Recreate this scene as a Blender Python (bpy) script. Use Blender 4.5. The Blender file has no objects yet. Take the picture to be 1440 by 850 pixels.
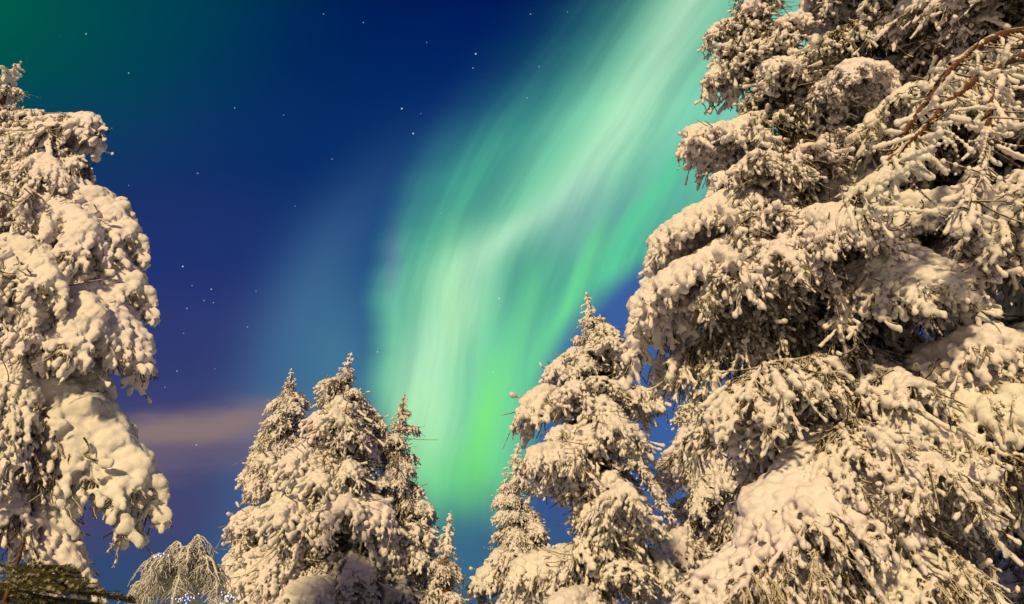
import bpy, math, random
import numpy as np
from mathutils import Vector, Matrix, Euler, noise as mnoise

R = math.radians
S = bpy.context.scene
COL = S.collection
PITCH = R(27.0)
FPX = 900.0                       # focal length in pixels of the 1440 px wide photograph
CAMZ = 1.6

# ------------------------------------------------------------------ camera
cam_d = bpy.data.cameras.new('camera')
cam_d.sensor_width = 36.0
cam_d.lens = FPX / 1440.0 * 36.0
cam_d.clip_start = 0.1
cam_d.clip_end = 6000
cam = bpy.data.objects.new('camera', cam_d)
COL.objects.link(cam)
cam.location = (0, 0, CAMZ)
cam.rotation_euler = (R(90) + PITCH, 0, 0)
S.camera = cam

def P(px, py, Y):
    """world point seen at photo pixel (px, py), at distance Y in front of the camera"""
    u = (px - 720) / FPX; v = (425 - py) / FPX
    d = Vector((u, math.cos(PITCH) - v * math.sin(PITCH), math.sin(PITCH) + v * math.cos(PITCH)))
    return Vector((0, 0, CAMZ)) + d * (Y / d.y)

# ------------------------------------------------------------------ render settings
S.view_settings.view_transform = 'Standard'
S.view_settings.look = 'None'
S.view_settings.exposure = 0.0
S.view_settings.gamma = 1.0
S.view_settings.use_curve_mapping = False
S.render.engine = 'CYCLES'
S.cycles.max_bounces = 5
S.cycles.diffuse_bounces = 3
S.cycles.glossy_bounces = 1
S.cycles.transmission_bounces = 1
S.cycles.use_adaptive_sampling = True
S.cycles.adaptive_threshold = 0.02
S.cycles.use_denoising = True
S.cycles.caustics_reflective = False
S.cycles.caustics_refractive = False
S.cycles.time_limit = 600

# ------------------------------------------------------------------ node expression helper
class N:
    """tiny wrapper: python arithmetic on shader sockets"""
    tree = None
    def __init__(s, sock): s.s = sock
    @staticmethod
    def math(op, *a, clamp=False):
        n = N.tree.nodes.new('ShaderNodeMath'); n.operation = op; n.use_clamp = clamp
        for i, v in enumerate(a):
            if isinstance(v, N): N.tree.links.new(v.s, n.inputs[i])
            else: n.inputs[i].default_value = v
        return N(n.outputs[0])
    def __add__(s, o): return N.math('ADD', s, o)
    __radd__ = __add__
    def __sub__(s, o): return N.math('SUBTRACT', s, o)
    def __rsub__(s, o): return N.math('SUBTRACT', o, s)
    def __mul__(s, o): return N.math('MULTIPLY', s, o)
    __rmul__ = __mul__
    def __truediv__(s, o): return N.math('DIVIDE', s, o)
def gauss(t): return N.math('POWER', 2.71828, t * t * -1.0)
def sstep(x, a, b):
    n = N.tree.nodes.new('ShaderNodeMapRange'); n.interpolation_type = 'SMOOTHSTEP'
    N.tree.links.new(x.s, n.inputs[0])
    lo, hi, inv = (a, b, False) if a < b else (b, a, True)
    n.inputs[1].default_value = lo; n.inputs[2].default_value = hi
    n.inputs[3].default_value = 1.0 if inv else 0.0; n.inputs[4].default_value = 0.0 if inv else 1.0
    return N(n.outputs[0])
def lin(c):
    return tuple(((x / 255) / 12.92 if x / 255 <= 0.04045 else ((x / 255 + 0.055) / 1.055) ** 2.4) for x in c) + (1.0,)
def mixc(a, b, f):
    n = N.tree.nodes.new('ShaderNodeMix'); n.data_type = 'RGBA'; n.clamp_factor = True
    for idx, v in ((6, a), (7, b)):
        if isinstance(v, tuple): n.inputs[idx].default_value = v
        else: N.tree.links.new(v, n.inputs[idx])
    if isinstance(f, N): N.tree.links.new(f.s, n.inputs[0])
    else: n.inputs[0].default_value = f
    return n.outputs[2]
def curve(x, pts, x0, x1, y0, y1):
    n = N.tree.nodes.new('ShaderNodeFloatCurve')
    c = n.mapping.curves[0]
    pts = [((p[0] - x0) / (x1 - x0), (p[1] - y0) / (y1 - y0)) for p in pts]
    c.points[0].location = pts[0]; c.points[1].location = pts[-1]
    for p in pts[1:-1]: c.points.new(*p)
    n.mapping.update()
    N.tree.links.new(((x - x0) * (1.0 / (x1 - x0))).s, n.inputs['Value'])
    return N(n.outputs[0]) * (y1 - y0) + y0
def noise_n(vec, scale, detail=2.0, rough=0.5):
    n = N.tree.nodes.new('ShaderNodeTexNoise')
    n.inputs['Scale'].default_value = scale; n.inputs['Detail'].default_value = detail; n.inputs['Roughness'].default_value = rough
    N.tree.links.new(vec, n.inputs['Vector'])
    return N(n.outputs[0])
def comb(x, y, z=0.0):
    n = N.tree.nodes.new('ShaderNodeCombineXYZ')
    for i, v in enumerate((x, y, z)):
        if isinstance(v, N): N.tree.links.new(v.s, n.inputs[i])
        else: n.inputs[i].default_value = v
    return n.outputs[0]

# ------------------------------------------------------------------ world: night sky with the aurora
W = bpy.data.worlds.new('World'); S.world = W; W.use_nodes = True
T = W.node_tree; T.nodes.clear(); N.tree = T
tc = T.nodes.new('ShaderNodeTexCoord')
def vdot(c):
    n = T.nodes.new('ShaderNodeVectorMath'); n.operation = 'DOT_PRODUCT'
    T.links.new(tc.outputs['Generated'], n.inputs[0]); n.inputs[1].default_value = c
    return N(n.outputs['Value'])
# gnomonic star chart centred on the part of the sky above the northern horizon; unit = 1/9 of the chart radius
ex = vdot((1, 0, 0)); ef = vdot((0, math.cos(PITCH), math.sin(PITCH))); eu = vdot((0, -math.sin(PITCH), math.cos(PITCH)))
efc = N.math('MAXIMUM', ef, 0.15)
X = ex / efc * 9.0 + 7.2
Y = 4.25 - eu / efc * 9.0
front = sstep(ef, 0.1, 0.35)
def g2(cx, cy, sx, sy, tilt=0.0):
    dx = (X - cx); dy = (Y - cy)
    if tilt: dy = dy + dx * tilt
    a = dx * (1 / sx); b = dy * (1 / sy)
    return N.math('POWER', 2.71828, (a * a + b * b) * -1.0)

ramp = T.nodes.new('ShaderNodeValToRGB'); ramp.color_ramp.interpolation = 'EASE'
stops = [(0.0, (0, 16, 78)), (0.10, (0, 26, 92)), (0.28, (8, 40, 106)), (0.42, (28, 52, 116)), (0.55, (48, 60, 116)), (0.68, (60, 66, 116)), (0.80, (54, 66, 112)), (0.9, (48, 74, 114)), (1.0, (44, 86, 116))]
cr = ramp.color_ramp
cr.elements[0].position = 0; cr.elements[0].color = lin(stops[0][1])
cr.elements[1].position = 1; cr.elements[1].color = lin(stops[-1][1])
for p, c in stops[1:-1]:
    e = cr.elements.new(p); e.color = lin(c)
T.links.new(N.math('MULTIPLY', Y + 0.5, 1 / 9.5, clamp=True).s, ramp.inputs[0])
col = ramp.outputs[0]
# purple cast left of centre, bluer to the right
col = mixc(col, lin((40, 38, 100)), g2(1.9, 3.2, 1.7, 1.9) * 0.3)
col = mixc(col, lin((0, 46, 104)), g2(5.4, 1.9, 1.6, 1.2, 0.5) * 0.5)
col = mixc(col, lin((60, 96, 158)), N.math('MINIMUM', g2(9.3, 5.2, 2.4, 2.2) * 1.6, 1.0))
# green glow in the upper left corner
col = mixc(col, lin((0, 92, 72)), g2(-0.6, -0.2, 3.0, 2.0, -0.1) * 1.0)
col = mixc(col, lin((0, 70, 84)), g2(2.2, -0.6, 1.8, 1.7) * 0.55)
# faint veil left of the curtain
veil_x = curve(Y, [(-1, 7.2), (1, 6.4), (2.5, 5.3), (4, 4.4), (5.5, 3.95), (7, 3.7), (9, 3.6)], -1, 9, 0, 14)
col = mixc(col, lin((72, 122, 162)), gauss((X - veil_x) * (1 / 0.65)) * sstep(Y, 1.0, 5.0) * 0.5)
col = mixc(col, lin((28, 78, 132)), gauss((X - veil_x - 0.9) * (1 / 0.7)) * sstep(Y, 0.5, 3.0) * 0.8)
# dim reddish cloud bands low on the left
wob = noise_n(comb(X * 0.35 + Y * 0.1, Y * 1.6), 1.3, 4.0, 0.6) * 0.8 - 0.4
cl1 = gauss((Y - 6.12 + (X - 2.0) * 0.13 + wob * 0.7) * (1 / 0.24)) * sstep(X, 5.2, 3.2)
cl2 = gauss((Y - 6.5 + (X - 2.0) * 0.09 + wob * 1.2) * (1 / 0.33)) * sstep(X, 4.8, 3.1)
cl3 = gauss((Y - 7.2 + wob) * (1 / 0.5)) * sstep(X, 4.2, 1.8)
col = mixc(col, lin((78, 72, 112)), cl3 * 0.55)
col = mixc(col, lin((104, 92, 116)), cl2 * 0.72)
col = mixc(col, lin((142, 120, 118)), cl1 * 0.9)

# main curtain
xl = curve(Y, [(-2, 9.6), (0, 7.9), (1, 7.1), (2, 6.25), (3, 5.6), (4, 5.32), (5, 5.2), (6, 5.25), (7, 5.6), (8, 6.0)], -2, 8, 0, 14)
xl = xl + (noise_n(comb(Y * 0.9, 0.0, 4.0), 1.0, 2.0) - 0.5) * 0.8
xr = curve(Y, [(-2, 13), (0, 12), (1.5, 11.2), (2.6, 10.5), (3.3, 9.7), (3.8, 8.9), (4.3, 8.3), (5, 7.75), (6, 7.45), (7, 7.3), (8, 7.2)], -2, 8, 0, 14)
broad0 = noise_n(comb(X * 1.6, Y * 0.2, 2.2), 1.2, 2.0)
softl = sstep(Y, 4.4, 0.0) * 2.2 + 0.62
ml = N.math('MULTIPLY', (X - xl) / softl + 0.35, 1.0, clamp=True)
ml = ml * ml * (3.0 - ml * 2.0)
mr = N.math('MULTIPLY', (xr - X) * 1.5 + 0.5, 1.0, clamp=True)
mr = mr * mr * (3.0 - mr * 2.0)
bot = sstep(Y + (X - 6.3) * 0.15 + (broad0 - 0.5) * 0.8, 7.8, 6.5)
mask = ml * mr * bot * front
# rays: noise stretched along the curtain's rays
rx = X + Y * 0.72 - Y * Y * 0.045 + gauss((Y - 3.2) * 0.6) * 0.25
fine = noise_n(comb(rx * 1.9 + noise_n(comb(X * 0.5, Y * 0.5, 1.0), 1.0, 1.0) * 0.8, Y * 0.20, 3.1), 1.5, 4.0, 0.55)
broad = noise_n(comb(rx * 0.7, Y * 0.16, 7.7), 1.2, 1.0)
def streak(pts, w, y0, y1, f0=0.8, f1=0.8):
    ys = [p[0] for p in pts]
    cx = curve(Y, pts, -2, 9, 0, 14)
    return gauss((X - cx) * (1.0 / w)) * sstep(Y, y0 - f0, y0) * sstep(Y, y1 + f1, y1)
a_col = lin((80, 174, 148))
a = mixc(a_col, lin((46, 144, 140)), sstep(Y, 3.0, 0.0) * 0.8)
a = mixc(a, lin((116, 220, 160)), sstep(Y, 3.4, 5.8))
a = mixc(a, lin((104, 205, 160)), sstep(fine, 0.45, 0.72) * (sstep(Y, 1.5, 4.2) * 0.55 + 0.2))
a = mixc(a, lin((26, 118, 124)), sstep(broad, 0.50, 0.28) * 0.55)
right_pale = sstep(X + Y * 0.72, 8.6, 10.0) * sstep(Y, 3.6, 1.2)
a = mixc(a, lin((138, 218, 190)), right_pale * 0.9)
path = [(-2, 10.8), (0, 9.68), (1.05, 9.15), (2.18, 8.46), (2.87, 7.85), (3.31, 7.15), (3.75, 6.6), (4.35, 6.37), (5.05, 6.05), (5.66, 5.95), (6.5, 6.05), (9, 6.3)]
main = streak(path, 0.38, -2, 6.2, 0.5, 1.0)
wide = streak(path, 0.85, -2, 6.2, 0.5, 1.0)
a = mixc(a, lin((136, 220, 172)), wide * 0.8)
a = mixc(a, lin((188, 240, 202)), main * (fine * 0.6 + 0.5) * 1.0)
a = mixc(a, lin((182, 244, 178)), g2(6.4, 4.3, 0.32, 0.8, 0) * 0.45 + g2(5.9, 5.9, 0.45, 0.8) * 0.6)
a = mixc(a, lin((128, 178, 176)), g2(8.1, 3.1, 0.75, 0.5, 0.5) * 0.7)
a = mixc(a, lin((50, 140, 130)), g2(7.45, 3.95, 0.45, 0.7, 0.2) * 0.55)
a = mixc(a, lin((92, 206, 158)), streak([(-2, 11), (1.2, 10.1), (2.4, 9.5), (3.0, 8.98), (3.9, 8.55), (9, 7)], 0.2, 2.4, 3.8, 1.2, 0.4) * 0.85)
a = mixc(a, lin((112, 222, 150)), streak([(-2, 10), (3.2, 8.45), (4.2, 8.05), (4.9, 7.7), (5.6, 7.35), (9, 6.7)], 0.14, 3.6, 5.0, 0.8, 1.0) * 0.8)
a = mixc(a, lin((120, 222, 150)), streak([(-2, 9), (3.6, 7.6), (4.6, 7.35), (5.6, 7.05), (9, 6.6)], 0.16, 4.2, 5.6, 0.8, 1.4) * 0.5)
a = mixc(a, lin((128, 236, 124)), streak([(-2, 8), (5.0, 7.0), (6.0, 6.8), (6.9, 6.64), (9, 6.4)], 0.2, 6.0, 7.0, 1.4, 0.4) * 0.8)
a = mixc(a, lin((104, 214, 128)), g2(6.4, 6.7, 0.9, 0.6) * 0.7)
a = mixc(a, lin((128, 150, 186)), g2(5.5, 3.6, 0.16, 0.6, 0.0) * 0.55)
amt = mask * (sstep(fine, 0.25, 0.6) * 0.2 + 0.8) * N.math('MINIMUM', sstep(X + Y * 0.9, 7.2, 10.0) * 0.6 + sstep(Y, 0.6, 3.6) * 0.7 + 0.25, 1.0)
col = mixc(col, a, amt)
col = mixc(col, lin((84, 146, 166)), g2(4.75, 5.3, 0.65, 1.3) * 0.5)
# teal haze below the curtain
col = mixc(col, lin((62, 122, 146)), g2(6.3, 7.9, 1.3, 0.7) * 0.6)
vt = T.nodes.new('ShaderNodeTexVoronoi'); vt.inputs['Scale'].default_value = 1.9
T.links.new(comb(X, Y, 0.5), vt.inputs['Vector'])
sc_ = T.nodes.new('ShaderNodeSeparateColor'); T.links.new(vt.outputs['Color'], sc_.inputs[0])
faint = sstep(N(vt.outputs['Distance']), 0.020, 0.004) * sstep(N(sc_.outputs[0]), 0.5, 1.0) * 0.45 * front
col = mixc(col, lin((190, 205, 225)), faint)
# stars at the places the photograph shows them
stars = [(121, 48, 1), (181, 103, .8), (330, 152, .6), (399, 162, .4), (455, 20, .5), (511, 32, .6), (565, 153, 1.6), (581, 188, 1.4), (669, 76, 1.5),
         (665, 96, .7), (278, 244, .7), (467, 224, .5), (181, 261, .4), (257, 375, 1.3), (297, 407, .9), (270, 402, .5), (263, 434, .8), (287, 423, .6), (300, 426, .6),
         (348, 460, .6), (258, 469, .5), (276, 626, 1), (249, 522, .8), (143, 587, .9), (302, 519, .35), (746, 20, .7), (758, 94, .6), (798, 17, .4), (741, 138, .5),
         (702, 420, 1.6), (693, 524, 1), (957, 221, .9), (592, 160, .3), (620, 300, .3), (531, 495, 1.0), (232, 545, .5), (360, 410, .4), (415, 290, .3), (205, 330, .4), (600, 60, .35), (700, 205, .3), (840, 560, .5), (650, 632, .6)]
st = None
pv = comb(X, Y)
for sx, sy, b in stars:
    n = T.nodes.new('ShaderNodeVectorMath'); n.operation = 'DISTANCE'
    T.links.new(pv, n.inputs[0]); n.inputs[1].default_value = (sx / 100, sy / 100, 0)
    d = sstep(N(n.outputs['Value']), 0.006 + 0.009 * min(b, 1.4) ** 0.5, 0.002) * min(1.0, 0.15 + 0.55 * b)
    st = d if st is None else st + d
col = mixc(col, lin((215, 228, 235)), st * front)
bg = T.nodes.new('ShaderNodeBackground'); bg.inputs[1].default_value = 1.0
T.links.new(col, bg.inputs[0])
wo = T.nodes.new('ShaderNodeOutputWorld'); T.links.new(bg.outputs[0], wo.inputs[0])

# ------------------------------------------------------------------ the floodlight of the place, far behind the camera
sun_d = bpy.data.lights.new('flood_light', 'SUN')
sun_d.energy = 3.6; sun_d.angle = R(4); sun_d.color = (1.0, 0.735, 0.37)
sun = bpy.data.objects.new('flood_light', sun_d); COL.objects.link(sun)
az, el = R(-19), R(26)            # the light comes from behind, a little to the left, low
ldir = Vector((math.sin(az) * math.cos(el), -math.cos(az) * math.cos(el), math.sin(el)))
sun.rotation_euler = ldir.to_track_quat('Z', 'Y').to_euler()
sun.location = ldir * 60

# ------------------------------------------------------------------ materials
def mat(name):
    m = bpy.data.materials.new(name); m.use_nodes = True
    t = m.node_tree; N.tree = t
    b = t.nodes['Principled BSDF']
    return m, t, b
def snow_mat(name, c0, c1, c2, rough=0.65, bump=0.35):
    m, t, b = mat(name)
    o = t.nodes.new('ShaderNodeTexCoord').outputs['Object']
    f = noise_n(o, 2.3, 4, 0.6)
    c = mixc(c0, c1, sstep(f, 0.35, 0.7))
    t.links.new(c, b.inputs['Base Color'])
    oi = t.nodes.new('ShaderNodeObjectInfo')
    c = mixc(c, c2, N(oi.outputs['Random']) * 0.9)
    t.links.new(c, b.inputs['Base Color'])
    b.inputs['Roughness'].default_value = rough
    b.inputs['Specular IOR Level'].default_value = 0.2
    bn = t.nodes.new('ShaderNodeBump'); bn.inputs['Strength'].default_value = bump; bn.inputs['Distance'].default_value = 0.03
    h = noise_n(o, 22, 4, 0.65) + noise_n(o, 90, 2, 0.6) * 0.25
    t.links.new(h.s, bn.inputs['Height']); t.links.new(bn.outputs[0], b.inputs['Normal'])
    return m
M_snow = snow_mat('snow', (0.84, 0.83, 0.80, 1), (0.74, 0.72, 0.68, 1), (0.84, 0.78, 0.83, 1))  # third tone: pinkish cast of another lamp painted into the colour, random per bough
M_ground = snow_mat('ground_snow', (0.80, 0.80, 0.80, 1), (0.70, 0.71, 0.73, 1), (0.8, 0.8, 0.8, 1), bump=0.6)
def twig_mat(name, dark, mid, frost, amount):
    m, t, b = mat(name)
    o = t.nodes.new('ShaderNodeTexCoord').outputs['Object']
    g = t.nodes.new('ShaderNodeNewGeometry')
    sx = t.nodes.new('ShaderNodeSeparateXYZ'); t.links.new(g.outputs['Normal'], sx.inputs[0])
    nz = N(sx.outputs[2])
    n1 = noise_n(o, 7, 3, 0.6); n2 = noise_n(o, 30, 2, 0.6)
    c = mixc(dark, mid, sstep(n2, 0.35, 0.65))
    fr = sstep(nz * 0.35 + n1 * 1.2 + n2 * 0.5, 1.05 - amount, 1.25 - amount)
    c = mixc(c, frost, fr)
    t.links.new(c, b.inputs['Base Color'])
    b.inputs['Roughness'].default_value = 0.85; b.inputs['Specular IOR Level'].default_value = 0.15
    return m
M_twig = twig_mat('frosted_twig', (0.04, 0.03, 0.015, 1), (0.15, 0.10, 0.05, 1), (0.56, 0.50, 0.41, 1), 0.32)
M_bark = twig_mat('spruce_bark', (0.07, 0.035, 0.018, 1), (0.20, 0.095, 0.045, 1), (0.55, 0.5, 0.45, 1), 0.02)
M_limb = twig_mat('reddish_bark', (0.08, 0.036, 0.02, 1), (0.17, 0.085, 0.045, 1), (0.7, 0.66, 0.6, 1), 0.10)
M_rime = twig_mat('rime_twig', (0.24, 0.21, 0.17, 1), (0.42, 0.39, 0.34, 1), (0.76, 0.75, 0.72, 1), 0.62)
M_green = twig_mat('bare_needles', (0.075, 0.078, 0.022, 1), (0.17, 0.155, 0.055, 1), (0.45, 0.42, 0.34, 1), 0.16)
m_led, t, b = mat('led_bulb')
b.inputs['Base Color'].default_value = (0.6, 0.65, 0.9, 1)
b.inputs['Emission Color'].default_value = (0.55, 0.62, 1.0, 1); b.inputs['Emission Strength'].default_value = 1.3
m_wire, t, b = mat('cable'); b.inputs['Base Color'].default_value = (0.02, 0.03, 0.02, 1)

# ------------------------------------------------------------------ mesh helpers
def ico(sub):
    import bmesh
    bm = bmesh.new(); bmesh.ops.create_icosphere(bm, subdivisions=sub, radius=1)
    v = np.array([p.co[:] for p in bm.verts]); f = np.array([[q.index for q in p.verts] for p in bm.faces]); bm.free()
    return v, f
IV, IF = ico(2)

class Blobs:
    def __init__(s): s.c = []; s.r = []
    def add(s, p, r, sx=1, sy=1, sz=1):
        s.c.append((p[0], p[1], p[2])); s.r.append((r * sx, r * sy, r * sz))
    def raw(s, rng):
        c = np.array(s.c); r = np.array(s.r); n = len(c)
        a = rng.uniform(0, 6.28, n); ca, sa = np.cos(a), np.sin(a)
        base = IV[None] * np.ones((n, 1, 1))
        bx = base[:, :, 0] * ca[:, None] - base[:, :, 1] * sa[:, None]
        by = base[:, :, 0] * sa[:, None] + base[:, :, 1] * ca[:, None]
        v = np.stack([bx, by, base[:, :, 2]], -1) * r[:, None, :] + c[:, None, :]
        f = IF[None] + (np.arange(n) * len(IV))[:, None, None]
        return v.reshape(-1, 3), f.reshape(-1, 3)

def mesh_from(name, v, f, smooth=True):
    me = bpy.data.meshes.new(name)
    v = np.asarray(v, dtype=np.float32); f = np.asarray(f, dtype=np.int32)
    k = f.shape[1]
    me.vertices.add(len(v)); me.vertices.foreach_set('co', v.ravel())
    me.loops.add(f.size); me.loops.foreach_set('vertex_index', f.ravel())
    me.polygons.add(len(f)); me.polygons.foreach_set('loop_start', np.arange(0, f.size, k, dtype=np.int32))
    me.polygons.foreach_set('loop_total', np.full(len(f), k, dtype=np.int32)) if bpy.app.version < (4, 0) else None
    me.update(calc_edges=True)
    if smooth: me.polygons.foreach_set('use_smooth', np.ones(len(f), dtype=bool))
    me.update()
    return me

_tex = {}
def clouds(size, depth=2):
    if (size, depth) not in _tex:
        x = bpy.data.textures.new('lumps', 'CLOUDS'); x.noise_scale = size; x.noise_depth = depth; _tex[(size, depth)] = x
    return _tex[(size, depth)]

def cells(size):
    if size not in _tex:
        x = bpy.data.textures.new('lobes', 'VORONOI'); x.noise_scale = size; x.distance_metric = 'DISTANCE'; x.noise_intensity = 1.0
        x.weight_1 = 1.0; _tex[size] = x
    return _tex[size]

def fuse(blobs, rng, voxel, lump=0.10, amp=0.03, smooth=2, cell=0.085, camp=0.012):
    """melt many overlapping blobs of snow into one continuous lumpy skin"""
    v, f = blobs.raw(rng)
    me = mesh_from('tmp', v, f)
    o = bpy.data.objects.new('tmp', me); COL.objects.link(o)
    m = o.modifiers.new('r', 'REMESH'); m.mode = 'VOXEL'; m.voxel_size = voxel; m.use_smooth_shade = True
    if smooth:
        m = o.modifiers.new('s', 'SMOOTH'); m.iterations = smooth; m.factor = 0.5
    m = o.modifiers.new('d', 'DISPLACE'); m.texture = clouds(lump, 2); m.strength = amp; m.mid_level = 0.5; m.texture_coords = 'LOCAL'
    for cs, ca in ((cell, camp), (cell * 2.3, camp * 1.5)):        # rounded lobes with creases between them
        m = o.modifiers.new('c', 'DISPLACE'); m.texture = cells(cs); m.strength = -ca; m.mid_level = 0.5; m.texture_coords = 'LOCAL'
    dg = bpy.context.evaluated_depsgraph_get()
    res = bpy.data.meshes.new_from_object(o.evaluated_get(dg))
    bpy.data.objects.remove(o); bpy.data.meshes.remove(me)
    res.materials.clear(); res.materials.append(M_snow)
    return res

class Tubes:
    def __init__(s, k=4): s.k = k; s.v = []; s.f = []; s.n = 0
    def add(s, pts, radii, k=None):
        k = k or s.k
        pts = np.asarray(pts, float); n = len(pts)
        radii = np.broadcast_to(np.asarray(radii, float), (n,))
        t = np.gradient(pts, axis=0); t /= np.linalg.norm(t, axis=1)[:, None] + 1e-9
        ref = np.array([0.13, 0.31, 0.94]) if abs(t[0][2]) < 0.9 else np.array([1.0, 0.1, 0.0])
        a = np.cross(t, ref); a /= np.linalg.norm(a, axis=1)[:, None] + 1e-9
        b = np.cross(t, a)
        ang = np.arange(k) / k * 2 * math.pi
        ring = pts[:, None] + (a[:, None] * np.cos(ang)[None, :, None] + b[:, None] * np.sin(ang)[None, :, None]) * radii[:, None, None]
        s.v.append(ring.reshape(-1, 3))
        i = np.arange(n - 1)[:, None] * k; j = np.arange(k)[None]
        j2 = (j + 1) % k
        q = np.stack([i + j, i + j2, i + k + j2, i + k + j], -1).reshape(-1, 4) + s.n
        s.f.append(q); s.n += n * k
    def quad(s, a, b, c, d):
        s.v.append(np.array([a, b, c, d])); s.f.append(np.array([[0, 1, 2, 3]]) + s.n); s.n += 4
    def mesh(s, name, material):
        me = mesh_from(name, np.concatenate(s.v), np.concatenate(s.f)); me.materials.append(material)
        return me

def needles(tb, pts, rng, per=5, ln=0.03, w=0.006):
    """thin needle blades standing off a twig"""
    pts = np.asarray(pts)
    n = (len(pts) - 1) * per
    if n <= 0: return
    idx = np.repeat(np.arange(len(pts) - 1), per); f = rng.random(n)[:, None]
    base = pts[idx] * (1 - f) + pts[idx + 1] * f
    t = pts[idx + 1] - pts[idx]; t /= np.linalg.norm(t, axis=1)[:, None] + 1e-9
    d = rng.normal(size=(n, 3)); d -= (d * t).sum(1)[:, None] * t; d /= np.linalg.norm(d, axis=1)[:, None] + 1e-9
    side = np.cross(d, t) * w
    tip = base + (d + t * 0.7) * ln * rng.uniform(0.7, 1.3, n)[:, None]
    v = np.stack([base - side, base + side, tip + side * 0.3, tip - side * 0.3], 1).reshape(-1, 3)
    q = np.arange(n * 4).reshape(-1, 4) + tb.n
    tb.v.append(v); tb.f.append(q); tb.n += n * 4

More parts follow.
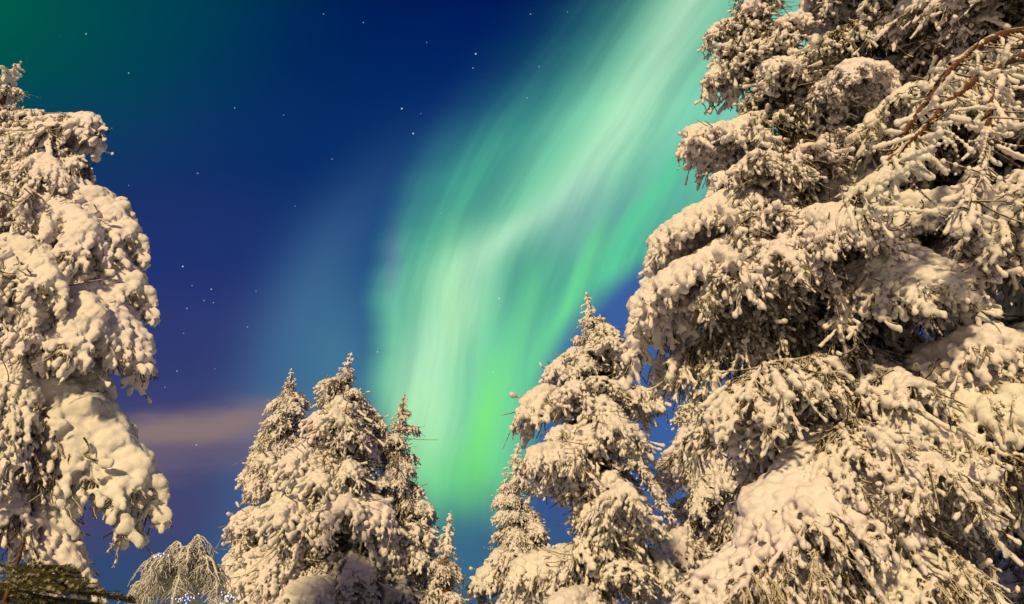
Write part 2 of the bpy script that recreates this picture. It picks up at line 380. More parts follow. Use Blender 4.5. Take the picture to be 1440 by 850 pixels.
# ------------------------------------------------------------------ bough prototypes (grow along +X from the trunk, Z up)
class Proto: pass
def make_bough(seed, L, voxel, droop=0.62, snow=1.0, needle=4, lift=0.12, cover=0.0, pad=0.0):
    """cover: -0.4 = mostly frosted twigs, +0.4 = buried in snow"""
    rng = np.random.default_rng(seed)
    bl = Blobs(); tb = Tubes(4)
    a0 = rng.uniform(lift - 0.08, lift + 0.1); b0 = rng.uniform(droop - 0.12, droop + 0.12); wv = rng.uniform(-0.14, 0.14); ph = rng.uniform(0, 6)
    def axis(t):
        return np.array([L * (t - 0.10 * t * t * t), L * (wv * t * t + 0.03 * math.sin(t * 7 + ph)), L * (a0 * t - b0 * t * t + 0.014 * math.sin(t * 11 + ph))])
    def lay(x, y, z): return mnoise.noise(Vector((x * 1.7 + seed, y * 1.7, z * 0.7 + seed * 0.37)))
    n = max(6, int(L / 0.14))
    ax = [axis(i / n) for i in range(n + 1)]
    tb.add(ax, np.linspace(0.014 + 0.009 * L, 0.008, n + 1), 6)
    sz = 0.68 + 0.15 * L ** 0.5
    m = max(8, int(L / 0.04))
    for i in range(m + 1):
        t = i / m; p = axis(t)
        c = lay(*p) + cover + 1.1 * t - 0.25
        if t > 0.8: c = max(c, 0.3)
        if c < 0.0: continue
        r = min(0.078, 0.030 + 0.06 * c) * sz * snow * rng.uniform(0.7, 1.25)
        if t > 0.9: r *= 0.8
        bl.add(p + np.array([0, rng.normal() * 0.02, r * 0.5]), r, 1.1, 1.0, 0.85)
    for i in range(int(L / 0.045) if pad else 0):       # the smooth mitten of snow over the outer half
        t = 0.34 + 0.62 * i / (L / 0.045); p = axis(t)
        g = lay(*(p * 0.8)) * 0.8 + 1.0
        r = pad * (0.03 + L * 0.040) * (0.55 + 0.9 * math.sin(min(1, (t - 0.30) / 0.6) * 2.5)) * min(1.25, max(0.55, g)) * rng.uniform(0.9, 1.1)
        bl.add(p + np.array([0, rng.normal() * 0.02 * L, r * 0.25]), r, 1.1, 1.15, 0.72)
    nl = max(4, int(L / 0.095))
    for i in range(nl * 2):
        side = 1 if i % 2 else -1
        t = 0.08 + 0.91 * (i + rng.uniform(-0.4, 0.4)) / (nl * 2)
        t = min(max(t, 0.05), 0.985)
        base = axis(t); tan = axis(min(1, t + 0.02)) - axis(t - 0.02); tan /= np.linalg.norm(tan)
        prof = (min(1.0, 0.35 + t * 2.2)) * (1 - t) ** 0.5
        ll = L * 0.38 * prof * rng.uniform(0.55, 1.25) + 0.07
        ang = math.radians(rng.uniform(32, 64))
        perp = np.array([-tan[1], tan[0], 0]); perp /= np.linalg.norm(perp)
        d = tan * math.cos(ang) + perp * side * math.sin(ang) + np.array([0, 0, rng.uniform(-0.1, 0.15)])
        dr = rng.uniform(0.35, 0.95)
        k = max(3, int(ll / 0.05))
        pts = [base + d * ll * q - np.array([0, 0, 1]) * (dr * ll * q * q) + rng.normal(size=3) * 0.010 * (q > 0) for q in np.linspace(0, 1, k + 1)]
        tb.add(pts, np.linspace(0.013, 0.008, k + 1), 4)
        fat = rng.uniform(0.7, 1.25)
        for j, p in enumerate(pts[1:]):
            q = (j + 1) / k
            c = lay(*p) + cover + 0.70 * t + 0.35 * q - 0.22 + (0.45 * q ** 4 if q > 0.5 else 0)
            if q > 0.75: c = max(c, 0.12)
            if c > 0:
                r = rng.uniform(0.7, 1.25) * min(0.062, 0.020 + 0.055 * c) * snow * sz * fat
                bl.add(p + np.array([0, 0, r * 0.4]), r, 1.05, 1.05, 0.9)
                if c > 0.55 and rng.random() < 0.18:
                    bl.add(p + rng.normal(size=3) * 0.025, r * rng.uniform(1.1, 1.5), 1.1, 1.1, 0.65)
            if pad and t > 0.36 and q < 0.86:
                g = lay(*(p * 1.2)) + 0.55
                if g > 0.12:
                    r = pad * (0.02 + L * 0.032) * (1.0 - 0.4 * q) * min(1.2, 0.6 + g) * rng.uniform(0.85, 1.15)
                    bl.add(p + np.array([0, 0, r * 0.1]), r, 1.1, 1.1, 0.66)
            elif rng.random() < 0.35:
                r = rng.uniform(0.012, 0.022) * snow; bl.add(p + np.array([0, 0, r * 0.3]), r, 1.2, 1.2, 0.8)
            nh = 1 + (rng.random() < 0.85)
            for _ in range(nh):
                hl = rng.uniform(0.10, 0.36) * (0.6 + 0.4 * min(L, 2)) * (1.15 - 0.6 * t)
                dd = d * 0.4 + rng.normal(size=3) * 0.30; dd[2] = -1.0; dd /= np.linalg.norm(dd)
                kk = 5
                cur = rng.normal(size=3) * 0.16; cur[2] = 0
                hp = [p + dd * hl * e + cur * hl * e * e * 1.5 + rng.normal(size=3) * 0.010 * (e > 0) for e in np.linspace(0, 1, kk + 1)]
                tb.add(hp, np.linspace(0.011, 0.008, kk + 1), 3)
                if needle: needles(tb, hp, rng, needle, 0.026, 0.0045)
                if rng.random() < (0.80 if c > 0 else 0.34 + cover * 0.4):
                    rr = rng.uniform(0.017, 0.036) * snow * sz * (1.0 + 0.35 * pad * (t > 0.35))
                    q0 = rng.uniform(0.15, 0.65); q1 = rng.uniform(0.85, 1.05)
                    ns = 3 + int((q1 - q0) * hl / 0.03)
                    for e in np.linspace(q0, q1, ns):
                        pp = p + dd * hl * e + cur * hl * e * e * 1.5
                        bl.add(pp, rr * (0.6 + 0.6 * (e - q0) / (q1 - q0 + 1e-6)) * rng.uniform(0.85, 1.15), 0.92, 0.92, 1.2)
    for i in range(int(46 * L)):
        t = rng.uniform(0.03, 0.8); p = axis(t) + np.array([rng.normal() * 0.1, rng.normal() * 0.13 * L, -rng.uniform(0.0, 0.16) * L])
        dd = rng.normal(size=3); dd[2] = -abs(dd[2]) * 0.8; dd /= np.linalg.norm(dd); hl = rng.uniform(0.15, 0.5)
        cur = rng.normal(size=3) * 0.6
        hp = [p + dd * hl * q + cur * hl * q * q * 0.6 for q in np.linspace(0, 1, 7)]
        tb.add(hp, np.linspace(0.011, 0.007, 7), 3)
        if needle: needles(tb, hp, rng, needle, 0.026, 0.0045)
        if rng.random() < 0.35:
            r = rng.uniform(0.018, 0.034)
            for e in (0.8, 0.87, 0.94, 1.0): bl.add(p + dd * hl * e + cur * hl * e * e * 0.6, r * (0.4 + 0.6 * e), 1, 1, 1.15)
    pr = Proto(); pr.L = L
    pr.tip = axis(1.0)
    pr.twigs = tb.mesh('bough', M_twig)
    pr.snow = fuse(bl, rng, voxel, 0.05, 0.016, 1, 0.075 if not pad else 0.10, 0.010 if not pad else 0.032)
    print('bough', seed, L, len(bl.c), 'blobs', len(pr.snow.vertices), 'snow verts', len(pr.twigs.vertices), 'twig verts')
    return pr

def make_top(seed, H, voxel):
    """the leader of the tree: a thin spike with small lumps of snow"""
    rng = np.random.default_rng(seed); bl = Blobs(); tb = Tubes(5)
    ax = lambda s: np.array([0.05 * H * math.sin(s * 3 + seed), 0.04 * H * math.sin(s * 2.2 + seed * 2), H * s])
    tb.add([ax(s) for s in np.linspace(0, 1, 8)], np.linspace(0.03, 0.008, 8))
    for s in np.linspace(0, 1, int(H / 0.035)):
        r = (0.075 - 0.05 * s) * rng.uniform(0.7, 1.25); bl.add(ax(s) + rng.normal(size=3) * 0.018, r, 1, 1, 1)
    for i in range(int(H * 22)):
        s = (i + rng.random()) / (H * 22); s = min(s, 0.97)
        ang = i * 2.4 + rng.uniform(-0.4, 0.4); ll = (0.34 * (1 - s) + 0.06) * rng.uniform(0.6, 1.15) * max(H, 0.6) ** 0.5
        d = np.array([math.cos(ang), math.sin(ang), rng.uniform(0.1, 0.5)])
        pts = [ax(s) + d * ll * q + np.array([0, 0, -0.5 * ll * q * q]) for q in np.linspace(0, 1, 6)]
        tb.add(pts, 0.008)
        for j, p in enumerate(pts):
            r = rng.uniform(0.022, 0.05) * (1.1 - 0.5 * s); bl.add(p + np.array([0, 0, r * 0.3]), r, 1.1, 1.1, 0.95)
            if rng.random() < 0.5:
                for q in (0.03, 0.07): bl.add(p + np.array([rng.normal() * 0.01, rng.normal() * 0.01, -q]), r * 0.6, 1, 1, 1.2)
    pr = Proto(); pr.twigs = tb.mesh('leader', M_bark); pr.snow = fuse(bl, rng, voxel, 0.06, 0.018, 1); pr.H = H
    return pr

COV = [0.30, 0.16, 0.02, -0.22, -0.36, -0.5]      # how much snow each variant carries
DRP = [0.30, 0.44, 0.36, 0.50, 0.32, 0.42]
XL = [make_bough(11 + i, 3.0, 0.016, droop=DRP[i], snow=0.80, cover=COV[i]) for i in range(6)]
LG = [make_bough(31 + i, 2.1, 0.015, droop=DRP[i], snow=0.86, cover=COV[i]) for i in range(6)]
MD = [make_bough(51 + i, 1.3, 0.016, droop=DRP[i] + 0.05, cover=COV[i] + 0.1) for i in range(6)]
SM = [make_bough(71 + i, 0.7, 0.015, droop=DRP[i] + 0.05, snow=0.95, cover=COV[i] + 0.2) for i in range(6)]
PADL = [make_bough(111 + i, 2.2, 0.017, droop=(0.30, 0.42, 0.36, 0.26)[i], snow=0.9, cover=0.12, pad=(1.0, 0.85, 1.15, 0.95)[i]) for i in range(4)]
PADX = [make_bough(141 + i, 3.0, 0.018, droop=(0.32, 0.44, 0.38)[i], snow=0.85, cover=(0.1, 0.0, 0.15)[i], pad=(0.9, 0.75, 1.0)[i]) for i in range(3)]
PADM = [make_bough(121 + i, 1.3, 0.016, droop=(0.34, 0.5, 0.42, 0.28)[i], snow=0.95, cover=0.2, pad=(1.1, 1.3, 0.95, 1.2)[i]) for i in range(4)]
FLAT = [make_bough(131 + i, 1.6, 0.016, droop=(0.06, 0.14, 0.20)[i], lift=0.14, snow=1.0, cover=0.2, pad=(0, 0.7, 0.9)[i]) for i in range(3)]
STEEP = [make_bough(91 + i, 2.2, 0.018, droop=1.05 + 0.1 * i, lift=0.0, cover=(0.0, -0.4, 0.15)[i]) for i in range(3)]
TOPS = [make_top(5 + i, 1.2, 0.018) for i in range(4)]

# ------------------------------------------------------------------ trees
def empty(name, loc, label, cat, group=None):
    o = bpy.data.objects.new(name, None); COL.objects.link(o); o.location = loc
    o['label'] = label; o['category'] = cat
    if group: o['group'] = group
    return o
def part(name, me, parent, mw=None):
    o = bpy.data.objects.new(name, me); COL.objects.link(o); o.parent = parent
    if mw is not None: o.matrix_local = mw
    return o

class Tree:
    def __init__(s, base, top, label, group, seed, trunk_r=0.2, name='spruce_tree', cat='spruce tree', mat_=None, bend=0.0, lump=1.0, padded=0.35):
        s.base = Vector(base); s.top = Vector(top); s.rng = np.random.default_rng(seed); s.n = 0
        s.root = empty(name, base, label, cat, group)
        tb = Tubes(12); k = 24
        s.bend = bend; s.lump = lump; s.padded = padded
        pts = [s.at_f(i / k) - s.base for i in range(k + 1)]
        rad = [trunk_r * (1 - i / k) ** 0.8 + 0.012 + 0.008 * math.sin(i * 2.1) * trunk_r for i in range(k + 1)]
        rad[0] *= 1.25
        tb.add([p[:] for p in pts], rad)
        part('trunk', tb.mesh('trunk', mat_ or M_bark), s.root)
    def at_f(s, f):
        p = s.base.lerp(s.top, f); p.x += s.bend * math.sin(f * math.pi); return p
    def at_z(s, z): return s.at_f(min(max((z - s.base.z) / (s.top.z - s.base.z), 0.01), 0.99))
    def bough(s, tip, proto, roll=0.0, squash=1.0):
        tip = Vector(tip); z = tip.z
        for _ in range(3):
            a = s.at_z(z); d = math.hypot(tip.x - a.x, tip.y - a.y)
            tl = math.hypot(proto.tip[0], proto.tip[1]); sc = d / tl
            zz = tip.z - proto.tip[2] * sc
            zmax = s.top.z - 0.15
            z = min(zz, zmax)
        a = s.at_z(z); a.z = z
        v = tip - a
        # rotate the bough so that its own tip lands on the tip
        yaw = math.atan2(v.y, v.x) - math.atan2(proto.tip[1], proto.tip[0])
        hd = math.hypot(v.x, v.y); th = math.atan2(v.z, hd); tp = math.atan2(proto.tip[2], math.hypot(proto.tip[0], proto.tip[1]))
        sc = v.length / float(np.linalg.norm(proto.tip))
        M = Matrix.Translation(a - s.base) @ Matrix.Rotation(yaw, 4, 'Z') @ Matrix.Rotation(-(th - tp), 4, 'Y') @ Matrix.Rotation(roll, 4, 'X') @ Matrix.Diagonal((sc, sc * squash, sc, 1))
        o = part('bough', proto.twigs, s.root, M)
        part('snow', proto.snow, o)
        s.n += 1
        return o
    def pick(s, d, light=None):
        """light: None = any variant, False = the snowy ones, True = the frosted, nearly bare ones"""
        d /= s.lump
        if light is not True and s.rng.random() < (s.padded if light is None else s.padded + 0.35):
            pool = PADX if d > 2.5 else PADL if d > 1.5 else PADM
            return pool[int(s.rng.integers(len(pool)))]
        pool = XL if d > 2.5 else LG if d > 1.6 else MD if d > 0.9 else SM
        lo, hi = (0, 6) if light is None else (2, 6) if light else (0, 3)
        return pool[int(s.rng.integers(lo, hi))]
    def fill(s, n, z0, z1, rad, front=0.35, lo=0.5, hi=1.05, steep=0.0, lightness=0.55, gap=None):
        rng = s.rng
        zs = np.linspace(z0, z1, 200); w = np.array([rad(z) for z in zs]) ** 0.9; cw = np.cumsum(w); cw /= cw[-1]
        for i in range(n):
            z = float(np.interp((i + rng.random()) / n, cw, zs))
            st = 0.36 + 0.09 * (z1 - z) * 0.5
            z = z1 - (round((z1 - z) / st) + rng.normal() * 0.13) * st
            z = min(max(z, z0), z1)
            if rng.random() < front: az = -math.pi / 2 + rng.normal() * 0.9
            else: az = i * 2.39996 + rng.uniform(-0.3, 0.3)
            r = rad(z) * rng.uniform(lo, hi)
            if gap and gap[0] < z < gap[1] and math.sin(az) < -0.45 and rng.random() < gap[2]: continue
            a = s.at_z(z)
            tip = Vector((a.x + math.cos(az) * r, a.y + math.sin(az) * r, z))
            pr = STEEP[int(rng.integers(len(STEEP)))] if rng.random() < steep and r > 1.0 and s.top.z - z > 2.5 else s.pick(r, rng.random() < (0.92 if r < rad(z) * (lo + hi) * 0.5 else lightness))
            s.bough(tip, pr, rng.uniform(-0.15, 0.15), rng.uniform(0.85, 1.25))
    def leader(s, k, scale, under=0.9):
        t = TOPS[k % len(TOPS)]
        h = t.H * scale
        a = s.top - s.base; M = Matrix.Translation(a - Vector((0, 0, h * under))) @ Matrix.Rotation(k * 1.3, 4, 'Z') @ Matrix.Diagonal((scale, scale, scale, 1))
        o = part('leader', t.twigs, s.root, M); part('snow', t.snow, o)
    def tangle(s, z0, z1, rad, n, seed):
        """dead inner twigs round the trunk"""
        rng = np.random.default_rng(seed); tb = Tubes(4)
        for i in range(n):
            z = rng.uniform(z0, z1); az = rng.uniform(0, 6.283); a = s.at_z(z) - s.base; r = rad(z) * rng.uniform(0.15, 0.42)
            st = np.array(a[:]); d = np.array([math.cos(az), math.sin(az), rng.uniform(-0.5, 0.1)])
            cur = rng.normal(size=3) * 0.25; cur[2] = -0.35
            pts = [st + d * r * q + cur * r * q * q for q in np.linspace(0, 1, 8)]
            tb.add(pts, np.linspace(0.02, 0.006, 8))
            for _ in range(7):
                q = rng.uniform(0.2, 1); p = st + d * r * q + cur * r * q * q
                dd = rng.normal(size=3); dd[2] -= 0.6; dd /= np.linalg.norm(dd); l = rng.uniform(0.2, 0.6)
                c2 = rng.normal(size=3) * 0.3
                hp = [p + dd * l * e + c2 * l * e * e for e in np.linspace(0, 1, 6)]
                tb.add(hp, np.linspace(0.009, 0.005, 6), 3)
                needles(tb, hp, rng, 4, 0.03, 0.005)
        part('inner_twigs', tb.mesh('inner_twigs', M_twig), s.root)

GR = 'snow laden spruces'
def cone(top, rmax, zt, p=0.8, low=None, zl=None):
    def f(z):
        r = rmax * max(0.0, min(1.0, (top - z) / (top - zt))) ** p
        if low and z < zl: r *= low + (1 - low) * max(0, z) / zl
        return max(r, 0.12)
    return f

# --- A: the near spruce cut by the left edge
tA = P(20, 95, 9.0)
A = Tree((tA.x + 1.2, 9.0, 0), tA, 'tall snow-covered spruce cut off by the left edge of the picture', GR, 1, 0.22)
ra = lambda z: cone(tA.z, 3.05, 4.2, 0.72)(z) * float(np.interp(z, [1.4, 3.0, 4.4], [0.6, 0.75, 1.0]))
for px, py, Y, k in [(148, 185, 8.9, 'f'), (104, 170, 9.0, 'f'), (178, 290, 8.9, 'f'), (182, 325, 8.6, 'p'), (135, 365, 8.9, 'm'), (60, 560, 8.4, 'm'), (98, 600, 8.8, 'm'), (35, 590, 8.0, 'l'), (85, 545, 8.9, 'l'), (130, 530, 8.9, 'm'), (60, 720, 8.6, 'm'), (72, 795, 8.1, 'l'), (20, 720, 8.0, 'l'), (60, 640, 9.0, 'm'), (183, 392, 8.5, 'p'), (204, 486, 8.8, 'p'), (192, 668, 8.5, 'p'), 
                  (120, 330, 8.1, 'm'), (92, 255, 8.4, 'p'), (62, 158, 9.0, 'f'), (48, 205, 8.6, 'm'), (70, 400, 7.8, 'p'), (25, 470, 7.7, 'm'), (140, 465, 8.2, 'm'), (125, 232, 8.8, 'm'), (22, 265, 8.3, 'm'), (40, 640, 8.0, 'm'), (30, 130, 8.9, 'm'), (10, 160, 8.7, 'm')]:
    tip = P(px, py, Y); a = A.at_z(tip.z); d = math.hypot(tip.x - a.x, tip.y - a.y)
    q = int(A.rng.integers(3))
    pr = {'f': FLAT[q % 2], 'p': (PADX if d > 1.9 else PADL if d > 1.2 else PADM)[q], 'l': (XL if d > 1.9 else LG)[q], 'm': A.pick(d)}[k]
    A.bough(tip, pr, A.rng.uniform(-0.2, 0.2), 0.5 if k == 'f' else 0.62)
A.fill(56, 1.4, tA.z - 1.0, ra, 0.35, 0.25, 0.50, 0.0, 0.6)
A.leader(0, 1.35, 0.95); A.tangle(1.5, tA.z - 1, ra, 90, 1)

# --- the group left of centre
def small(apex, Y, label, seed, rmax, n, lead, hz=0.0, lean=0.0, p=0.8, tr=0.16, zb=0.8, lump=1.7, lightness=0.35, prof=None):
    t = P(apex[0], apex[1], Y)
    T_ = Tree((t.x + lean, Y, 0), t, label, GR, seed, tr, lump=lump, padded=0.6)
    rr = cone(t.z, rmax, hz or t.z * 0.25, p)
    if prof: rr = lambda z: float(np.interp(t.z - z, [q[0] for q in prof], [q[1] for q in prof]))
    T_.fill(n, zb, t.z - 0.55, rr, 0.4, 0.5, 1.1, 0.12, lightness)
    T_.leader(lead, 1.1, 0.85); T_.tangle(zb, t.z - 1, rr, 60, seed)
    return T_, rr, t
small((410, 525), 25.5, 'grey-white spruce at the left of the trio, its crooked tip below the tallest one', 21, 1.95, 80, 1, lean=1.3, prof=[(0, .15), (.5, .55), (1.2, 1.0), (2.5, 1.3), (4, 1.6), (6, 2.0), (9, 2.0), (12, 1.8)])
small((492, 502), 23.0, 'tallest snowy spruce of the trio left of centre, with a forked knobbly tip', 22, 2.5, 100, 2, lean=0.7, prof=[(0, .15), (.5, .6), (1.2, 1.05), (2, 1.45), (4, 1.95), (6, 2.35), (9, 2.7), (12, 2.4)])
small((567, 560), 24.0, 'narrow snowy spruce at the right of the trio, against the green aurora', 23, 1.45, 80, 3, lean=0.25, prof=[(0, .12), (.6, .4), (1.3, .65), (2.5, 1.0), (4, 1.3), (6, 1.5), (12, 1.5)])
small((630, 730), 21.0, 'small distant frosted spruce low in front of the aurora between the two groups', 24, 1.0, 44, 0, zb=0.6)

# --- C: centre right
C_, rc, tC = small((828, 420), 16.0, 'broad snow-draped spruce right of centre, its tip in the aurora edge', 31, 1.75, 72, 1, tr=0.2, lump=1.3, prof=[(0, .15), (.5, .5), (1.0, .75), (1.6, 1.05), (2.8, 1.3), (4, 1.45), (6, 1.5), (8, 1.4), (12, 1.3)])
for px, py, Y in [(735, 575, 15.6), (770, 520, 15.8), (890, 500, 15.6), (800, 495, 15.4), (722, 800, 15.2), (775, 860, 14.4), (870, 600, 14.4), (925, 560, 16.2), (880, 690, 13.8), (745, 640, 14.6)]:
    tip = P(px, py, Y); a = C_.at_z(tip.z); C_.bough(tip, C_.pick(math.hypot(tip.x - a.x, tip.y - a.y), False), 0, 0.9)
small((727, 630), 22.0, 'dark slim spruce standing behind the broad spruce right of centre', 32, 1.5, 60, 2, p=0.6)
small((975, 520), 20.0, 'shaded spruce seen in the gap between the broad spruce and the huge one', 33, 2.3, 70, 3, p=0.6)

# --- F: the huge spruce on the right
F = Tree((5.15, 9.0, 0), (5.0, 9.0, 17.5), 'huge spruce filling the right side, heavy with lumpy snow', GR, 41, 0.34)
def rf(z):
    return float(np.interp(z, [0, 1.5, 2.6, 4.2, 5.5, 7.0, 9.0, 10.8, 13, 15, 17.5], [1.2, 1.4, 1.6, 2.1, 2.8, 2.8, 2.0, 1.45, 1.1, 0.7, 0.15]))
for px, py, Y, kind in [(1000, 45, 8.8, 0), (992, 118, 8.8, 0), (966, 192, 8.7, 0), (1010, 70, 8.6, 1), (1005, 255, 8.7, 0), (918, 352, 8.5, 0), (884, 455, 8.4, 0), (935, 515, 8.8, 1), (1060, 215, 7.6, 0), (1080, 300, 7.6, 1), (1000, 400, 7.6, 0), (975, 600, 8.0, 1), (1100, 350, 7.0, 0), (1215, 95, 7.6, 0), (1120, 20, 8.0, 0), (1060, 740, 7.2, 0), (1130, 740, 6.8, 1), (1190, 650, 6.8, 1), (1060, 560, 7.0, 1), (1300, 390, 6.5, 0), (1200, 310, 6.6, 0), (1345, 660, 6.4, 0), (1420, 640, 6.6, 1), (1400, 470, 6.8, 0), (1060, 840, 6.8, 1), (1330, 830, 6.6, 1), (1080, 90, 8.2, 0), (1300, 540, 6.8, 1)]:
    tip = P(px, py, Y); a = F.at_z(tip.z); F.bough(tip, F.pick(math.hypot(tip.x - a.x, tip.y - a.y), kind == 1), F.rng.uniform(-0.2, 0.2), 0.95)
F.fill(66, 1.2, 14.8, rf, 0.40, 0.42, 0.80, 0.04, 0.8, (2.4, 6.8, 0.62))
F.tangle(1.2, 14.5, rf, 220, 41)

# --- G: spruce at the right edge, nearer
G = Tree((8.7, 8.3, 0), (8.3, 8.3, 18.5), 'spruce at the right edge whose bent reddish limbs reach into the picture', GR, 51, 0.3)
rg = cone(18.5, 3.9, 8.0, 0.55)
G.fill(90, 2.5, 17.5, rg, 0.4, 0.5, 1.0, 0.1)
G.tangle(1.5, 17, rg, 160, 51)

# --- dark trees further back on the right
small((1190, -60), 16.0, 'dim spruce hidden behind the huge spruce', 61, 2.6, 60, 0, p=0.6)
small((1330, 260), 17.0, 'dim spruce in the dark gap near the lower right corner', 62, 2.6, 60, 1, p=0.6)

# ------------------------------------------------------------------ the bent, half bare limbs of the tree at the right edge
def limb(T_, pts, r0, r1, seed, bare=0.35):
    rng = np.random.default_rng(seed)
    pts = [np.array((Vector(p) - T_.base)[:]) for p in pts]
    # smooth (Catmull-Rom) through the given points
    q = [2 * pts[0] - pts[1]] + pts + [2 * pts[-1] - pts[-2]]; out = []
    for i in range(1, len(q) - 2):
        for t in np.linspace(0, 1, 10, endpoint=False):
            out.append(0.5 * ((2 * q[i]) + (-q[i - 1] + q[i + 1]) * t + (2 * q[i - 1] - 5 * q[i] + 4 * q[i + 1] - q[i + 2]) * t * t + (-q[i - 1] + 3 * q[i] - 3 * q[i + 1] + q[i + 2]) * t ** 3))
    out.append(pts[-1]); n = len(out)
    tb = Tubes(8); tw = Tubes(4); bl = Blobs(); rad = np.linspace(r0, r1, n)
    tb.add(out, rad)
    for i, p in enumerate(out):
        f = i / n
        if mnoise.noise(Vector((f * 5, seed, 0))) + f * 0.9 > bare - 0.1:
            r = rad[i] * rng.uniform(0.9, 1.25) + 0.008
            bl.add(p + np.array([0, 0, rad[i] * 0.7]), r, 1.2, 1.2, 0.8)
        if f > 0.2:
            for _ in range(3):
                dd = rng.normal(size=3) * 0.6; dd[2] = -1; dd /= np.linalg.norm(dd); l = rng.uniform(0.2, 0.6)
                cur = rng.normal(size=3) * 0.3
                hp = [p + dd * l * e + cur * l * e * e for e in np.linspace(0, 1, 7)]
                tw.add(hp, np.linspace(0.014, 0.008, 7), 4)
                if rng.random() < 0.75:
                    rr = rng.uniform(0.018, 0.036)
                    for e in np.linspace(rng.uniform(0.1, 0.5), 1, 10): bl.add(p + dd * l * e + cur * l * e * e, rr * (0.6 + 0.5 * e) * rng.uniform(0.8, 1.2), 1, 1, 1.2)
    o = part('bare_limb', tb.mesh('bare_limb', M_limb), T_.root)
    part('hanging_twigs', tw.mesh('hanging_twigs', M_twig), o)
    part('snow', fuse(bl, rng, 0.014, 0.05, 0.012, 1), o)
limb(G, [P(1600, -40, 6.4), P(1490, 30, 6.0), P(1400, 52, 5.8), P(1340, 95, 5.6), P(1290, 160, 5.6), P(1245, 225, 5.6)], 0.070, 0.02, 1, 1.1)
limb(G, [P(1540, 60, 6.0), P(1420, 85, 5.7), P(1350, 130, 5.5), P(1295, 185, 5.4), P(1235, 240, 5.5), P(1190, 285, 5.6)], 0.06, 0.018, 2, 0.9)
limb(G, [P(1480, 30, 5.8), P(1412, 80, 5.6), P(1392, 150, 5.5), P(1380, 230, 5.5), P(1350, 290, 5.5)], 0.045, 0.016, 3, 0.6)
for px, py, Y in [(1250, 95, 7.2), (1335, 375, 6.6), (1180, 320, 6.7), (1430, 300, 6.6), (1300, 600, 6.9)]:
    tip = P(px, py, Y); F.bough(tip, PADX[int(F.rng.integers(3))], 0.0, 0.9)

# ------------------------------------------------------------------ weeping birch coated with rime, lower left
bt = P(270, 748, 20.0)
birch = empty('birch_tree', (bt.x, 20.0, 0), 'round weeping birch white with rime, low between the left spruce and the trio', 'birch tree')
rng = np.random.default_rng(7); tk = Tubes(8); cr_ = Tubes(4)
H = bt.z
tk.add([(0, 0, 0), (0.05, 0, H * 0.3), (-0.03, 0.02, H * 0.6), (0.06, 0, H * 0.86)], [0.09, 0.075, 0.055, 0.03])
part('trunk', tk.mesh('trunk', M_rime), birch)
for i in range(44):
    az_ = i * 2.4 + rng.uniform(-0.3, 0.3); z0 = H * rng.uniform(0.42, 0.84); rr = rng.uniform(0.35, 1.3)
    top = H * rng.uniform(0.93, 1.05) - 0.45 * rr * rr
    d = np.array([math.cos(az_), math.sin(az_), 0])
    c = [np.array([0, 0, z0]), d * rr * 0.35 + np.array([0, 0, top]), d * rr * 0.9 + np.array([0, 0, top + 0.15]), d * rr * 1.08 + np.array([0, 0, top - rng.uniform(0.5, 1.5)])]
    bz = lambda t: c[0] * (1 - t) ** 3 + 3 * c[1] * t * (1 - t) ** 2 + 3 * c[2] * t * t * (1 - t) + c[3] * t ** 3
    pts = [bz(t) + rng.normal(size=3) * 0.012 for t in np.linspace(0, 1, 16)]
    cr_.add(pts, np.linspace(0.042, 0.018, 16), 5)
    for t in rng.uniform(0.3, 1.0, 15):
        p = bz(t); l = rng.uniform(0.12, 0.75); cur = rng.normal(size=3) * 0.22; cur[2] = 0; dd = np.array([rng.normal() * 0.45, rng.normal() * 0.45, -0.8])
        hp = [p + dd * l * e + cur * l * math.sin(e * 5) * 0.9 + rng.normal(size=3) * 0.018 for e in np.linspace(0, 1, 8)]
        cr_.add(hp, np.linspace(0.020, 0.012, 8), 3)
        for _ in range(4):
            e = rng.uniform(0.2, 0.8); q = p + dd * l * e; d2 = rng.normal(size=3) * 0.5; d2[2] = -0.7
            cr_.add([q, q + d2 * 0.14, q + d2 * 0.24 + np.array([0, 0, -0.08])], 0.010, 3)
part('crown', cr_.mesh('crown', M_rime), birch)

# strings of small cold-white lights hung in the crowns
def lights(pts, n, spread, label, seed, rb=0.014):
    rng = np.random.default_rng(seed); base = Vector(pts[0]); root = empty('string_light', base, label, 'string lights', 'strings of cold white lights in the trees')
    path = []
    for i in range(n):
        f = i / (n - 1) * (len(pts) - 1); k = min(int(f), len(pts) - 2)
        path.append(np.array((Vector(pts[k]).lerp(Vector(pts[k + 1]), f - k) - base)[:]) + rng.normal(size=3) * spread)
    tb = Tubes(4); tb.add(path, 0.006); part('cable', tb.mesh('cable', m_wire), root)
    me = mesh_from('bulb', IV * np.array([rb, rb, rb * 1.5]), IF); me.materials.append(m_led)
    for p in path: part('bulb', me, root, Matrix.Translation(p))
lights([P(250, 846, 18.4), P(268, 838, 18.4), P(262, 856, 18.4)], 26, 0.10, 'cold white light string low in the middle of the rimed birch', 1)
lights([P(318, 838, 18.6), P(326, 850, 18.6), P(316, 862, 18.6)], 30, 0.09, 'cold white light string at the right side of the rimed birch', 2, 0.016)
lights([P(220, 783, 18.8), P(231, 778, 18.8)], 6, 0.06, 'short bright twist of lights on the upper left of the rimed birch', 3, 0.017)
lights([P(950, 610, 13.6), P(962, 635, 13.6), P(955, 655, 13.6)], 22, 0.12, 'cold white light string in the gap beside the huge spruce', 4, 0.012)

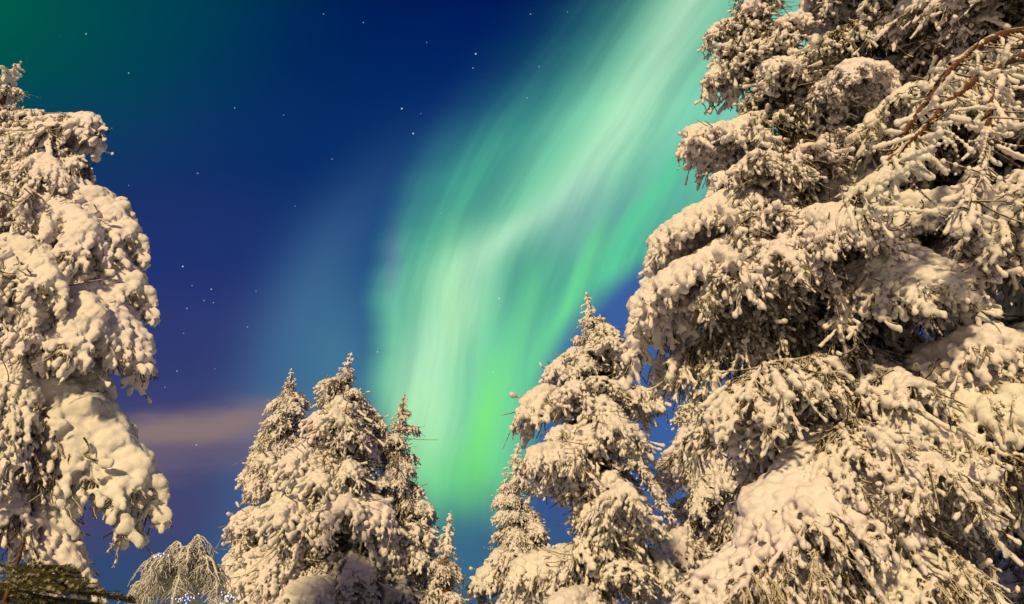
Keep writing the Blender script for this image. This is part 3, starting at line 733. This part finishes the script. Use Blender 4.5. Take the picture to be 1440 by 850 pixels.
# the green, almost snow-free spruce bough low at the left
rng = np.random.default_rng(3); tb = Tubes(4)
gb = Vector((P(20, 850, 7.6).x, 7.6, P(60, 838, 7.6).z))
yb = empty('young_spruce', (gb.x + 0.1, 7.3, 0), 'low olive green spruce with little snow, under the left spruce at the bottom', 'spruce tree')
o0 = np.array((gb - yb.location)[:])
tk = Tubes(8); tk.add([(0, 0, 0), (0.02, 0, 1.2), (0, 0, o0[2] + 0.55)], [0.06, 0.045, 0.01]); part('trunk', tk.mesh('trunk', M_bark), yb)
for i in range(22):
    a_ = rng.uniform(-1.0, 1.0) if i % 3 else rng.uniform(0, 6.28); z0 = o0[2] - 0.7 + 1.0 * i / 22; l = 1.75 * (1 - 0.5 * i / 22) * rng.uniform(0.75, 1.05)
    d = np.array([math.cos(a_), math.sin(a_), rng.uniform(-0.05, 0.12)])
    pts = [np.array([0, 0, z0]) + d * l * q + np.array([0, 0, -0.16 * l * q * q]) for q in np.linspace(0, 1, 14)]
    tb.add(pts, np.linspace(0.016, 0.006, 14)); needles(tb, pts, rng, 26, 0.035, 0.004)
    for j in range(1, 14):
        for sd in (-1, 1):
            ll = (0.42 * (1 - j / 14) + 0.08) * rng.uniform(0.7, 1.2)
            e2 = d * 0.75 + np.array([-d[1], d[0], 0]) * sd * 0.7 + np.array([0, 0, rng.uniform(-0.3, 0.05)])
            hp = [pts[j] + e2 * ll * q for q in np.linspace(0, 1, 5)]
            tb.add(hp, 0.006, 3); needles(tb, hp, rng, 22, 0.032, 0.004)
part('crown', tb.mesh('crown', M_green), yb)

# ------------------------------------------------------------------ ground
gn = 120; xs = np.sinh(np.linspace(-5, 5, gn)) * 27; 
gx, gy = np.meshgrid(xs, xs)
gz = np.array([[0.25 * mnoise.noise(Vector((x * 0.12, y * 0.12, 0))) + 0.02 * mnoise.noise(Vector((x, y, 3))) for x in xs] for y in xs]) - 0.05
v = np.stack([gx, gy, gz], -1).reshape(-1, 3)
i, j = np.meshgrid(np.arange(gn - 1), np.arange(gn - 1)); k = (j * gn + i).ravel()
g = bpy.data.objects.new('ground', mesh_from('ground', v, np.stack([k, k + 1, k + gn + 1, k + gn], -1))); g.data.materials.append(M_ground)
COL.objects.link(g); g['kind'] = 'structure'
